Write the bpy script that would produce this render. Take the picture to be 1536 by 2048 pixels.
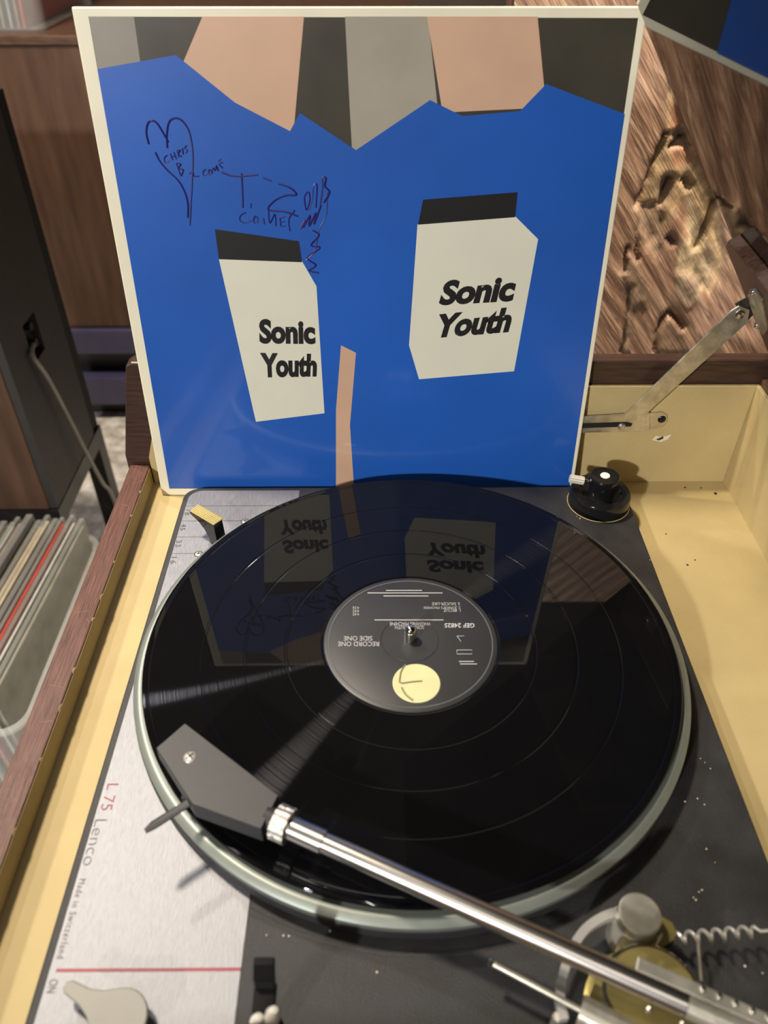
import bpy, bmesh, math, random
import numpy as np
from mathutils import Vector, Matrix
random.seed(7)
for o in list(bpy.data.objects): bpy.data.objects.remove(o)
scene = bpy.context.scene
COL = scene.collection
PI = math.pi

# ------------------------------------------------------------------ camera
CAM = np.array([-.017, -.297, .3661]); PITCH = .7004; YAW = -.006; ROLL = -.0005; F = 1565.4
cp, sp, cy, sy = math.cos(PITCH), math.sin(PITCH), math.cos(YAW), math.sin(YAW)
ZR = np.array([[cy, -sy, 0], [sy, cy, 0], [0, 0, 1]])
AX, AU, AF = ZR @ np.array([1, 0, 0]), ZR @ np.array([0, sp, cp]), ZR @ np.array([0, cp, -sp])
cam_d = bpy.data.cameras.new('camera'); cam = bpy.data.objects.new('camera', cam_d); COL.objects.link(cam)
cam.matrix_world = Matrix(((AX[0], AU[0], -AF[0], CAM[0]), (AX[1], AU[1], -AF[1], CAM[1]), (AX[2], AU[2], -AF[2], CAM[2]), (0, 0, 0, 1)))
cam_d.sensor_fit = 'HORIZONTAL'; cam_d.sensor_width = 9.8; cam_d.lens = 9.8 * F / 1536
cam_d.clip_start = .01; cam_d.clip_end = 50
cam_d.dof.use_dof = True; cam_d.dof.focus_distance = .54; cam_d.dof.aperture_fstop = 2.9
scene.camera = cam

# ------------------------------------------------------------------ light
scene.view_settings.view_transform = 'Standard'; scene.view_settings.look = 'None'
scene.view_settings.exposure = 0.55; scene.view_settings.gamma = 1; scene.view_settings.use_curve_mapping = False
world = bpy.data.worlds.new('world'); scene.world = world; world.use_nodes = True
world.node_tree.nodes['Background'].inputs[0].default_value = (1.0, .9, .8, 1)
world.node_tree.nodes['Background'].inputs[1].default_value = .035
def spot(name, loc, aim, power, col, size, ang=70, blend=.6):
    d = bpy.data.lights.new(name, 'SPOT'); d.energy = power; d.color = col; d.shadow_soft_size = size
    d.spot_size = math.radians(ang); d.spot_blend = blend
    o = bpy.data.objects.new(name, d); COL.objects.link(o); o.location = loc
    o.rotation_euler = (Vector(aim) - Vector(loc)).to_track_quat('-Z', 'Y').to_euler()
    return o
WARM = (1, .86, .68)
spot('ceiling_spot_behind', (-1.0, 1.02, 1.5), (-.05, 0, 0), 29, (1, .97, .92), .03, 50)
spot('ceiling_spot_front', (-1.25, -1.95, 1.12), (.05, .12, .1), 158, (1, .96, .90), .05, 55)
spot('wood_fill_spot', (.42, .20, 1.7), (.36, .52, .12), 235, WARM, .05, 34, .8)  # added lamp, placed only to brighten the carved wood panel
spot('cabinet_fill_spot', (-.7, .45, 1.8), (-.68, 1.15, -.5), 155, WARM, .1, 100)  # added lamp to brighten the cabinet and the floor
al = bpy.data.lights.new('fill_area', 'AREA'); al.energy = 4; al.color = (1, .9, .78); al.shape = 'RECTANGLE'; al.size = 1.2; al.size_y = .8  # added soft fill light, not a real ceiling fixture
ao = bpy.data.objects.new('fill_area', al); COL.objects.link(ao); ao.location = (-.2, -1.0, 1.9)
ao.rotation_euler = (Vector((0, .1, 0)) - Vector(ao.location)).to_track_quat('-Z', 'Y').to_euler()

# ------------------------------------------------------------------ pixel -> world helpers
def ray(px): return AF + ((px[0] - 768) / F) * AX + ((1024 - px[1]) / F) * AU
def on_axis(px, i, v): d = ray(px); return CAM + d * ((v - CAM[i]) / d[i])
def on_z(px, z): return on_axis(px, 2, z)
def on_y(px, y): return on_axis(px, 1, y)
def on_x(px, x): return on_axis(px, 0, x)
def on_plane(px, p0, n): d = ray(px); return CAM + d * (np.dot(np.array(p0) - CAM, n) / np.dot(d, n))

# ------------------------------------------------------------------ materials
MATS = {}
def N(nt, t, **kw):
    n = nt.nodes.new(t)
    for k, v in kw.items(): setattr(n, k, v)
    return n
def pm(name, col, rough=.5, metal=0, var=.12, scale=60, stretch=(1, 1, 1), bump=0, bscale=None, coat=0, crough=.03,
       alpha=1, trans=0, ior=1.5, rvar=0, aniso=0, col2=None, detail=6, emis=None, spec=.5, rot=(0, 0, 0)):
    if name in MATS: return MATS[name]
    m = bpy.data.materials.new(name); m.use_nodes = True; nt = m.node_tree; b = nt.nodes['Principled BSDF']
    tc = N(nt, 'ShaderNodeTexCoord'); mp = N(nt, 'ShaderNodeMapping'); mp.inputs['Scale'].default_value = stretch; mp.inputs['Rotation'].default_value = rot
    nt.links.new(tc.outputs['Object'], mp.inputs[0])
    no = N(nt, 'ShaderNodeTexNoise'); no.inputs['Scale'].default_value = scale; no.inputs['Detail'].default_value = detail
    nt.links.new(mp.outputs[0], no.inputs['Vector'])
    cr = N(nt, 'ShaderNodeValToRGB'); cr.color_ramp.elements[0].position = .3; cr.color_ramp.elements[1].position = .7
    c2 = col2 or [min(1, c * (1 + var)) for c in col]
    c1 = [c * (1 - var) for c in col] if col2 is None else col
    cr.color_ramp.elements[0].color = (*c1, 1); cr.color_ramp.elements[1].color = (*c2, 1)
    nt.links.new(no.outputs[0], cr.inputs[0]); nt.links.new(cr.outputs[0], b.inputs['Base Color'])
    b.inputs['Roughness'].default_value = rough; b.inputs['Metallic'].default_value = metal
    b.inputs['Coat Weight'].default_value = coat; b.inputs['Coat Roughness'].default_value = crough
    b.inputs['Alpha'].default_value = alpha; b.inputs['Transmission Weight'].default_value = trans; b.inputs['IOR'].default_value = ior
    b.inputs['Specular IOR Level'].default_value = spec
    if rvar:
        mr = N(nt, 'ShaderNodeMapRange'); mr.inputs[3].default_value = rough - rvar; mr.inputs[4].default_value = rough + rvar
        nt.links.new(no.outputs[0], mr.inputs[0]); nt.links.new(mr.outputs[0], b.inputs['Roughness'])
    if bump:
        n2 = N(nt, 'ShaderNodeTexNoise'); n2.inputs['Scale'].default_value = bscale or scale * 3; n2.inputs['Detail'].default_value = 5
        nt.links.new(mp.outputs[0], n2.inputs['Vector'])
        bp = N(nt, 'ShaderNodeBump'); bp.inputs['Strength'].default_value = bump; bp.inputs['Distance'].default_value = .001
        nt.links.new(n2.outputs[0], bp.inputs['Height']); nt.links.new(bp.outputs[0], b.inputs['Normal'])
    MATS[name] = m; return m

tan = pm('tan_paint', (.47, .37, .18), .6, var=.07, scale=25, bump=.25, bscale=1500, spec=.35)
mahog = pm('mahogany', (.050, .020, .014), .42, scale=40, stretch=(36, 1, 14), col2=(.17, .075, .056), bump=.35, bscale=90)
walnut = pm('walnut_veneer', (.055, .028, .018), .4, scale=30, stretch=(1.2, 14, 14), col2=(.14, .075, .05), bump=.1)
walnut_v = pm('walnut_veneer_upright', (.060, .030, .018), .45, scale=9, stretch=(6, 6, .7), col2=(.11, .058, .036), bump=.08)
dark_brown = pm('dark_brown_lacquer', (.05, .028, .018), .35, var=.3, scale=20, stretch=(1, 8, 8))
black_deck = pm('black_hammered_paint', (.020, .020, .022), .5, var=.35, scale=45, bump=.35, bscale=1600, rvar=.1)
rubber = pm('black_rubber', (.02, .02, .023), .6, var=.2, scale=80)
gloss_black = pm('glossy_black_plastic', (.008, .008, .009), .12, var=.2, scale=40)
satin_black = pm('satin_black_paint', (.020, .020, .023), .48, var=.1, scale=300, bump=.1, bscale=2500)
chrome = pm('chrome', (.75, .73, .70), .12, 1, var=.06, scale=120, rvar=.04)
arm_metal = pm('satin_arm_metal', (.62, .60, .58), .24, 1, var=.05, scale=100)
nickel = pm('aged_nickel', (.46, .44, .38), .32, .65, var=.22, scale=90, rvar=.12, bump=.1)
zinc = pm('zinc_plate', (.58, .56, .50), .36, .9, var=.25, scale=130, rvar=.12, bump=.15)
knurl = pm('knurled_nickel', (.72, .70, .66), .3, 1, var=.25, scale=600, bump=.8, bscale=900)
brass_tan_refl = pm('brass_and_tan_reflection', (.42, .35, .13), .35, .7, var=.12, scale=60)
rim_metal = pm('platter_metal', (.27, .30, .275), .45, .6, var=.08, scale=50)
brushed = pm('brushed_aluminium', (.27, .275, .30), .54, .8, var=.13, scale=160, stretch=(9, .7, 1), bump=.22, bscale=240, rvar=.07)
red_ink = pm('red_ink', (.27, .018, .045), .5, var=.05)
grey_ink = pm('grey_ink', (.10, .10, .11), .5, var=.05)
black_ink = pm('black_ink', (.012, .012, .014), .4, var=.05, coat=.4)
marker = pm('marker_ink', (.018, .012, .14), .4, var=.15, scale=300)
cream_card = pm('cream_card', (.80, .76, .60), .45, var=.05, scale=30)
white_plastic = pm('white_plastic', (.80, .78, .72), .35, var=.05)
label_grey = pm('label_paper', (.026, .027, .029), .38, var=.06, scale=60)
label_ink = pm('label_ink', (.42, .42, .43), .5, var=.05)
logo_cream = pm('logo_cream', (.58, .56, .31), .45, var=.08, scale=60)
logo_mark = pm('logo_mark', (.20, .19, .09), .5, var=.05)
clear_plastic = pm('frosted_clear_plastic', (.80, .82, .82), .22, var=.05, scale=30, alpha=.16)
sleeve_plastic = pm('sleeve_plastic', (.62, .63, .58), .18, var=.1, scale=20, alpha=.22)
speaker_black = pm('speaker_grey_board', (.030, .028, .027), .6, var=.15, scale=90)
pit_black = pm('unlit_black', (.004, .004, .004), .8, var=.1)
metal_black = pm('black_steel', (.012, .011, .011), .4, var=.2)
cable_grey = pm('grey_cable', (.30, .29, .26), .45, var=.08)
purple = pm('dark_purple_paint', (.055, .048, .105), .4, var=.12, scale=20)
lid_gloss = pm('dark_gloss_lacquer', (.012, .009, .008), .03, var=.2, scale=10, ior=1.36)
paper_white = pm('torn_paper', (.72, .66, .52), .7, var=.1)

def make_vinyl():
    m = pm('black_vinyl', (.0035, .0035, .004), .3, var=.1, scale=40, spec=.0); nt = m.node_tree; b = nt.nodes['Principled BSDF']
    b.inputs['Coat Weight'].default_value = .85; b.inputs['Coat Roughness'].default_value = .015; b.inputs['Coat IOR'].default_value = 1.45
    tg = N(nt, 'ShaderNodeTangent', direction_type='RADIAL', axis='Z')
    tc = N(nt, 'ShaderNodeTexCoord'); ln = N(nt, 'ShaderNodeVectorMath', operation='LENGTH'); mu = N(nt, 'ShaderNodeVectorMath', operation='MULTIPLY')
    mu.inputs[1].default_value = (1, 1, 0); nt.links.new(tc.outputs['Object'], mu.inputs[0]); nt.links.new(mu.outputs[0], ln.inputs[0])
    no = N(nt, 'ShaderNodeTexNoise', noise_dimensions='1D'); no.inputs['Scale'].default_value = 1200; no.inputs['Detail'].default_value = 5
    nt.links.new(ln.outputs['Value'], no.inputs['W'])
    cr = N(nt, 'ShaderNodeValToRGB'); cr.color_ramp.elements[0].position = .3; cr.color_ramp.elements[1].position = .75
    cr.color_ramp.elements[0].color = (.0006, .0006, .0007, 1); cr.color_ramp.elements[1].color = (.007, .007, .008, 1)
    nt.links.new(no.outputs[0], cr.inputs[0])
    g = N(nt, 'ShaderNodeBsdfAnisotropic'); g.inputs['Roughness'].default_value = .115; g.inputs['Anisotropy'].default_value = VA; g.inputs['Rotation'].default_value = VR
    nt.links.new(cr.outputs[0], g.inputs['Color']); nt.links.new(tg.outputs[0], g.inputs['Tangent'])
    ad = N(nt, 'ShaderNodeAddShader'); nt.links.new(b.outputs[0], ad.inputs[0]); nt.links.new(g.outputs[0], ad.inputs[1])
    nt.links.new(ad.outputs[0], nt.nodes['Material Output'].inputs['Surface'])
    return m
VA, VR = .87, 0.0
vinyl = make_vinyl()

# ------------------------------------------------------------------ mesh helpers (vertices are in world space)
def base_of(p):
    return p.location.copy() if p.type == 'EMPTY' else Vector((0, 0, 0))
def link(name, me, m, parent=None):
    o = bpy.data.objects.new(name, me); COL.objects.link(o)
    if m is not None:
        me.materials.clear()
        for x in (m if isinstance(m, (list, tuple)) else [m]): me.materials.append(x)
    if parent is not None:
        o.parent = parent; o.location = -base_of(parent)
    return o
def thing(name, label, cat, loc=(0, 0, 0), group=None):
    o = bpy.data.objects.new(name, None); COL.objects.link(o); o.location = loc; o.empty_display_size = .02
    o['label'] = label; o['category'] = cat
    if group: o['group'] = group
    return o
def tag(o, label, cat, group=None):
    o['label'] = label; o['category'] = cat
    if group: o['group'] = group
    return o
class MB:
    def __init__(s): s.v = []; s.f = []; s.mi = []; s.sm = []
    def add(s, v, f, mi=0, smooth=False):
        o = len(s.v); s.v += [tuple(map(float, x)) for x in v]
        for q in f: s.f.append([i + o for i in q]); s.mi.append(mi); s.sm.append(smooth)
        return s
    def box(s, x0, x1, y0, y1, z0, z1, mi=0):
        v = [(x, y, z) for z in (z0, z1) for y in (y0, y1) for x in (x0, x1)]
        return s.add(v, [(0, 2, 3, 1), (4, 5, 7, 6), (0, 1, 5, 4), (2, 6, 7, 3), (0, 4, 6, 2), (1, 3, 7, 5)], mi)
    def hexa(s, b, t, mi=0):   # 4 bottom, 4 top points
        return s.add(list(b) + list(t), [(3, 2, 1, 0), (4, 5, 6, 7), (0, 1, 5, 4), (1, 2, 6, 5), (2, 3, 7, 6), (3, 0, 4, 7)], mi)
    def prism(s, pts, d, mi=0, smooth_side=False):   # polygon points 3d, extruded by vector d
        n = len(pts); p = [np.array(x, float) for x in pts]; d = np.array(d, float)
        s.add(p, [list(range(n))[::-1]], mi); s.add([x + d for x in p], [list(range(n))], mi)
        v = p + [x + d for x in p]
        return s.add(v, [(i, (i + 1) % n, n + (i + 1) % n, n + i) for i in range(n)], mi, smooth_side)
    def lathe(s, prof, c=(0, 0, 0), axis=(0, 0, 1), segs=48, mi=0, smooth=True):
        a = np.array(axis, float); a /= np.linalg.norm(a)
        u = np.cross(a, (0, 1, 0) if abs(a[1]) < .9 else (1, 0, 0)); u /= np.linalg.norm(u); w = np.cross(a, u); c = np.array(c, float)
        v = []; f = []
        for (r, h) in prof:
            for k in range(segs):
                t = 2 * PI * k / segs; v.append(c + a * h + (u * math.cos(t) + w * math.sin(t)) * max(r, 1e-6))
        for i in range(len(prof) - 1):
            for k in range(segs):
                k2 = (k + 1) % segs; f.append((i * segs + k, i * segs + k2, (i + 1) * segs + k2, (i + 1) * segs + k))
        return s.add(v, f, mi, smooth)
    def tube(s, pts, r, segs=12, mi=0, caps=True):
        P = [np.array(p, float) for p in pts]; n = len(P); R = r if isinstance(r, (list, tuple)) else [r] * n
        t0 = P[1] - P[0]; t0 /= np.linalg.norm(t0)
        u = np.cross(t0, (0, 0, 1)); 
        if np.linalg.norm(u) < 1e-3: u = np.cross(t0, (0, 1, 0))
        u /= np.linalg.norm(u); v = []; f = []
        for i in range(n):
            t = P[min(i + 1, n - 1)] - P[max(i - 1, 0)]; t /= np.linalg.norm(t)
            u = u - t * np.dot(u, t); u /= np.linalg.norm(u); w = np.cross(t, u)
            for k in range(segs):
                a = 2 * PI * k / segs; v.append(P[i] + (u * math.cos(a) + w * math.sin(a)) * R[i])
        for i in range(n - 1):
            for k in range(segs):
                k2 = (k + 1) % segs; f.append((i * segs + k, i * segs + k2, (i + 1) * segs + k2, (i + 1) * segs + k))
        s.add(v, f, mi, True)
        if caps:
            s.add(v[:segs], [list(range(segs))[::-1]], mi); s.add(v[-segs:], [list(range(segs))], mi)
        return s
    def build(s, name, m, parent=None, bevel=0, segs=2, recalc=True):
        me = bpy.data.meshes.new(name); me.from_pydata(s.v, [], s.f)
        me.polygons.foreach_set('material_index', s.mi); me.polygons.foreach_set('use_smooth', s.sm)
        bm = bmesh.new(); bm.from_mesh(me); bmesh.ops.remove_doubles(bm, verts=bm.verts, dist=1e-6)
        if recalc: bmesh.ops.recalc_face_normals(bm, faces=bm.faces)
        bm.to_mesh(me); bm.free(); me.update()
        if any(s.sm): me.set_sharp_from_angle(angle=math.radians(35))
        o = link(name, me, m, parent)
        if bevel:
            b = o.modifiers.new('bevel', 'BEVEL'); b.width = bevel; b.segments = segs; b.limit_method = 'ANGLE'; b.angle_limit = math.radians(40)
        return o
def rrect(x0, x1, y0, y1, r, n=6):
    P = []
    for cx, cy_, a0 in ((x1 - r, y1 - r, 0), (x0 + r, y1 - r, 90), (x0 + r, y0 + r, 180), (x1 - r, y0 + r, 270)):
        for k in range(n + 1):
            a = math.radians(a0 + 90 * k / n); P.append((cx + r * math.cos(a), cy_ + r * math.sin(a)))
    return P
def smooth_pts(P, n=8):
    P = [np.array(p, float) for p in P]; Q = [P[0]] + P + [P[-1]]; out = []
    for i in range(1, len(Q) - 2):
        for k in range(n):
            t = k / n; a, b, c, d = Q[i - 1], Q[i], Q[i + 1], Q[i + 2]
            out.append(.5 * ((2 * b) + (c - a) * t + (2 * a - 5 * b + 4 * c - d) * t * t + (3 * b - a - 3 * c + d) * t ** 3))
    return out + [P[-1]]

# text: outlines mapped onto a quad (bottom-left, bottom-right, top-right, top-left as 3d points)
def text_mesh(body, bold=0, shear=0, spacing=1):
    cu = bpy.data.curves.new('t', 'FONT'); cu.body = body; cu.size = 1; cu.offset = bold; cu.shear = shear; cu.space_character = spacing
    cu.resolution_u = 4; ob = bpy.data.objects.new('t', cu); COL.objects.link(ob)
    bpy.context.view_layer.update()
    me = bpy.data.meshes.new_from_object(ob.evaluated_get(bpy.context.evaluated_depsgraph_get()))
    bpy.data.objects.remove(ob); bpy.data.curves.remove(cu); return me
def text_quad(name, body, quad, m, parent, bold=0, shear=0, lift=.00012, spacing=1, capfit=True):
    me = text_mesh(body, bold, shear, spacing)
    co = np.zeros(len(me.vertices) * 3); me.vertices.foreach_get('co', co); co = co.reshape(-1, 3)
    x0, x1 = co[:, 0].min(), co[:, 0].max()
    y0, y1 = (co[:, 1].min(), co[:, 1].max())
    s = (co[:, 0] - x0) / (x1 - x0); t = (co[:, 1] - y0) / (y1 - y0)
    a, b, c, d = [np.array(q, float) for q in quad]
    n = np.cross(b - a, d - a); n /= np.linalg.norm(n)
    s = s[:, None]; t = t[:, None]
    P = a * (1 - s) * (1 - t) + b * s * (1 - t) + c * s * t + d * (1 - s) * t + n * lift
    me.vertices.foreach_set('co', P.ravel()); me.update()
    return link(name, me, m, parent)

# ================================================================== SETTING
FLOOR = -.72
def make_floor_mat():
    m = pm('terrazzo', (.36, .33, .29), .16, scale=38, col2=(.9, .87, .83), detail=10, rvar=.08); nt = m.node_tree; b = nt.nodes['Principled BSDF']
    return m
fl = MB().box(-2.6, 2.4, -1.2, 2.6, FLOOR - .04, FLOOR).build('floor', make_floor_mat()); fl['kind'] = 'structure'
wb = MB().box(-2.6, 2.4, 2.6, 2.7, FLOOR - .04, 2.0).build('wall_back', pm('dark_wall', (.07, .05, .04), .7, var=.2, scale=4)); wb['kind'] = 'structure'

# ================================================================== CASE (radiogram console with open lid)
ZB = -.012
case = thing('turntable_case', 'open wooden record player case with tan interior and tilted dark glossy lid', 'case', (.03, -.03, FLOOR))
XI, XO = -.194, -.2095       # low wall inner / outer
YW = .187                    # inner face of far side wall
XR = .2525
MB().box(XI - .001, XR + .012, -.262, YW + .002, ZB - .016, ZB).build('inner_board', tan, case)
# low wall beside the records, scratched mahogany with tan inner face
lw = MB().box(XO, XI - .0003, -.27, .1885, -.10, .0055).build('low_wall', mahog, case, bevel=.0008)
MB().box(XI - .0004, XI, -.262, .1865, ZB, .0042).build('wall_lining', tan, lw)
for k in range(11):
    yy = -.16 + .031 * k + random.uniform(-.012, .012); l_ = random.uniform(.002, .006); w_ = random.uniform(.0003, .0007)
    MB().prism([(XI + .0001, yy, .0050), (XI + .0001, yy + l_, .0050), (XI - w_, yy + l_ * .7, .0057), (XI - w_ * .7, yy + l_ * .2, .0057)], (-.0002, 0, .0001)).build('edge_chip', tan, lw)
for y_, x_, dx, dy_ in ((.165, -.2005, .006, .004), (.14, -.2040, .005, -.001), (.035, -.2060, .008, .0015), (.030, -.1985, .003, -.003), (-.02, -.2050, .009, -.002), (-.045, -.2020, .0065, .001), (.10, -.2075, .003, .004)):
    MB().tube([(x_, y_, .00555), (x_ + dx * .5, y_ + dy_ * .4, .00562), (x_ + dx, y_ + dy_, .00555)], .00009, 5).build('scratch', pm('scratched_wood', (.34, .22, .15), .6), lw)
zt = .0745
# far side wall: tan inner board with raked front edge, brown outer board a little taller
MB().prism([(XI + .0005, YW, ZB), (XR, YW, ZB), (XR, YW, zt), (-.170, YW, zt), (-.1885, YW, .029), (XI + .0005, YW, .013)], (0, .003, 0)).build('side_wall', tan, case, bevel=.0005)
YB = YW + .0033
zb_ = on_y((1300, 722), YB)[2]; tb_ = on_z((1300, 706), zb_)[1] - YB
bl = [on_y(p, YB) for p in ((250, 912), (250, 730), (259, 715))]
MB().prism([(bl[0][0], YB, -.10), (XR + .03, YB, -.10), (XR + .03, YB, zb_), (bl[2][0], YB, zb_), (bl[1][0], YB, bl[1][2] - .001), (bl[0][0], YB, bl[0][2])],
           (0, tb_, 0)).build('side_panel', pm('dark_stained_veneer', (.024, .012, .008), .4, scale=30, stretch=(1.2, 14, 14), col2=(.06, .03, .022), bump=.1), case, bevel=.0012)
# high wall by the hinge
MB().box(XR, XR + .003, -.262, YW + .003, ZB - .016, zt).build('hinge_wall', tan, case, bevel=.0006)
MB().box(XR + .0031, XR + .020, -.27, YW + .0032, -.10, .079).build('hinge_panel', walnut, case, bevel=.001)
MB().box(XI, XR + .012, -.27, -.2625, -.10, .05).build('near_side_wall', mahog, case)
# console body and legs under the deck
MB().box(XO, XR + .027, -.27, YW + .0245, -.50, -.1001).build('console_body', walnut, case, bevel=.002)
for lx in (XO + .03, XR - .01):
    for ly in (-.235, .17):
        MB().lathe([(0, 0), (.011, 0), (.018, .2199), (0, .2199)], (lx, ly, FLOOR), segs=16).build('leg', dark_brown, case)

# lid: its far edge is seen as a straight line, it runs towards the near side
YL = .2035
A = on_y((1275, 12), YL); B = on_y((1556, 703), YL)
dl = (A - B) / np.linalg.norm(A - B)
H0 = B - dl * .012; T0 = H0 + dl * .47
nl = np.array([dl[2], 0, -dl[0]])           # points up-right, away from the inside
ny = np.array([0, -.50, 0])
def lidpt(s, y, h): return H0 + dl * s + np.array([0, y - YL, 0]) - nl * h    # s along, y world, h out of inner face
lid = MB().hexa([lidpt(0, YL, 0), lidpt(.47, YL, 0), lidpt(.47, -.275, 0), lidpt(0, -.275, 0)],
                [lidpt(0, YL, -.012), lidpt(.47, YL, -.012), lidpt(.47, -.275, -.012), lidpt(0, -.275, -.012)]).build('lid', lid_gloss, case, bevel=.0006)
# wedge shaped cheek glued to the lid at the far edge near the hinge
def lid_hit(px, h):
    return on_plane(px, H0 - nl * h, nl)
w0, w1, w2, w3 = lid_hit((1455, 482), .008), lid_hit((1620, 690), .008), lid_hit((1552, 745), .008), lid_hit((1450, 492), .008)
MB().hexa([w0, w1, w2, w3], [w0 + nl * .0079, w1 + nl * .0079, w2 + nl * .0079, w3 + nl * .0079]).build('cheek', walnut, lid, bevel=.0008)

# lid stay
YS = YW - .0055
stay = MB().prism([on_y(p, YS) for p in ((1060, 840), (1288, 826), (1292, 828), (1292, 861), (1286, 863), (1060, 868))], (0, .0012, 0))
stay_o = stay.build('lid_stay', zinc, case, bevel=.0003)
# slot in the rail
MB().prism([on_y(p, YS - .0002) for p in ((1060, 850), (1255, 844), (1265, 847), (1262, 853), (1060, 860))], (0, .0004, 0)).build('slot', pit_black, stay_o)
MB().prism([on_y(p, YS) for p in ((1291, 827), (1291, 862), (1299, 860), (1299, 826))], (0, .006, 0)).build('step', zinc, stay_o, bevel=.0004)
MB().prism([on_y(p, YW - .0014) for p in ((1294, 826), (1325, 824), (1334, 830), (1335, 842), (1328, 852), (1318, 857), (1294, 858))], (0, .0012, 0)).build('foot', zinc, stay_o, bevel=.0003)
def screw(name, c, axis, r, m, parent, slot=True, dome=.35, slot_m=None):
    a = np.array(axis, float); a /= np.linalg.norm(a)
    o = MB().lathe([(0, r * dome), (r * .55, r * dome * .85), (r * .9, r * dome * .4), (r, 0), (r, -r * .2)], c, a, 24).build(name, m, parent)
    if slot:
        u = np.cross(a, (0, 0, 1) if abs(a[2]) < .9 else (0, 1, 0)); u /= np.linalg.norm(u); w = np.cross(a, u); ct = np.array(c) + a * r * dome * .80
        u, w = (u + w) * .7071, (u - w) * .7071
        b = MB()
        for p, q in ((u, w), (w, u)):
            b.hexa([ct + p * r * .6 + q * r * .09, ct - p * r * .6 + q * r * .09, ct - p * r * .6 - q * r * .09, ct + p * r * .6 - q * r * .09],
                   [ct + a * r * .12 + p * r * .6 + q * r * .09, ct + a * r * .12 - p * r * .6 + q * r * .09, ct + a * r * .12 - p * r * .6 - q * r * .09, ct + a * r * .12 + p * r * .6 - q * r * .09])
        b.build('screw_slot', slot_m or pit_black, o if parent.parent is None else parent)
    return o
screw('screw', on_y((1324, 839), YW - .0016), (0, -1, 0), .0030, gloss_black, stay_o)
MB().lathe([(0, .0022), (.0018, .0020), (.0028, .0008), (.0028, 0), (.0014, 0), (.0014, -.004)], on_y((1243, 852), YS), (0, -1, 0), 24).build('rivet', zinc, stay_o)
# stay arm: flat bar from slot up to the lid
ap = [on_y(p, YS - .0015) for p in ((1249, 829), (1292, 829), (1495, 645), (1500, 620), (1478, 612), (1462, 622))]
MB().prism(ap, (0, .0013, 0)).build('stay_arm', zinc, stay_o, bevel=.0003)
MB().lathe([(0, .002), (.0022, .0016), (.0032, .0003), (.0032, -.001)], on_y((1480, 629), YS - .0016), (0, -1, 0), 24).build('rivet', chrome, stay_o)
p0 = on_y((1470, 608), YS + .001); p1 = on_y((1502, 590), YS + .02); p2 = on_y((1512, 625), YS + .02); p3 = on_y((1492, 645), YS + .001)
MB().prism([p0, p1, p2, p3], (0, .0012, 0)).build('stay_bracket', zinc, stay_o, bevel=.0002)
c0 = lid_hit((1503, 585), .0090); c1 = lid_hit((1515, 660), .0090); cc = lid_hit((1530, 615), .0090)
MB().prism([lid_hit(p, .0096) for p in ((1494, 590), (1506, 578), (1522, 600), (1534, 660), (1526, 672), (1514, 655))], nl * .0015).build('lid_plate', zinc, stay_o, bevel=.0002)
for c in (lid_hit((1505, 584), .0098), lid_hit((1513, 651), .0098)):
    MB().lathe([(0, .0018), (.0016, .0014), (.0022, 0), (.0022, -.0005)], c, -nl, 16).build('screw', chrome, stay_o)
# torn sticker and screw holes
MB().prism([on_y(p, YW - .0003) for p in ((1304, 880), (1312, 872), (1326, 874), (1343, 869), (1336, 878), (1322, 884))], (0, .00025, 0)).build('torn_sticker', paper_white, case)
MB().prism([on_y(p, YW - .0005) for p in ((1312, 879), (1326, 873), (1327, 877), (1318, 881))], (0, .0002, 0)).build('sticker_print', black_ink, case)
for p, r in (((1370, 975), .0008), ((1402, 976), .0007), ((1431, 987), .0013), ((1332, 1068), .0006), ((1390, 1120), .0006), ((1375, 1130), .0008)):
    MB().lathe([(0, .0001), (r, .0001), (r, 0)], on_z(p, ZB), (0, 0, 1), 12).build('screw_hole', pit_black, case)

# ================================================================== DECK
deck = thing('record_player', 'vintage black and brushed aluminium turntable deck with straight tonearm', 'turntable', (0, -.024, ZB))
XL, XD, YF, YN = -.1635, .1665, .1665, -.218
def flat(P, z): return [(x, y, z) for x, y in P]
MB().prism(flat(rrect(XL, XD, YN, YF, .012), ZB), (0, 0, .0119)).build('deck_plate', black_deck, deck, bevel=.0010)
XS = -.0775
pan = [(XS, YN + .003), (XS, .1625)] + [p for p in rrect(XL + .0042, XS + .03, YN + .003, .1625, .010) if p[0] < XS - .01]
panel = MB().prism(flat(pan, -.0003), (0, 0, .0006)).build('metal_panel', brushed, deck)
ZP = .0004
def dz(px): return on_z(px, ZP)
# printed lines and lettering on the panel
b = MB().box(-.1565, XS, -.1672, -.1659, .0003, .00045).build('red_line', red_ink, panel)
for y0, x1, t in ((.1446, -.085, '78'), (.1278, -.1139, '45'), (.1107, -.125, '33'), (.0938, -.1435, '16')):
    MB().box(-.1590, x1, y0 - .00022, y0 + .00022, .0003, .00042).build('speed_line', grey_ink, panel)
    xa = -.1588
    text_quad('speed_figure', t, [(xa, y0 - .0035, ZP), (xa, y0 - .0100, ZP), (xa + .0038, y0 - .0100, ZP), (xa + .0038, y0 - .0035, ZP)], grey_ink, panel, spacing=1.25)
def vtext(body, x0, x1, y0, y1, m, **k):    # reads towards the near side, letter tops to +x
    return text_quad('lettering', body, [(x0, y0, ZP), (x0, y1, ZP), (x1, y1, ZP), (x1, y0, ZP)], m, panel, **k)
vtext('L 75', -.1575, -.1520, -.0788, -.0932, red_ink, bold=-.012)
vtext('Lenco', -.1585, -.1530, -.0982, -.1212, grey_ink, bold=-.016)
vtext('Made in Switzerland', -.1578, -.1548, -.1275, -.1618, grey_ink, bold=-.005, spacing=1.2)
vtext('ON', -.1580, -.1543, -.1700, -.1752, grey_ink)
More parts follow.
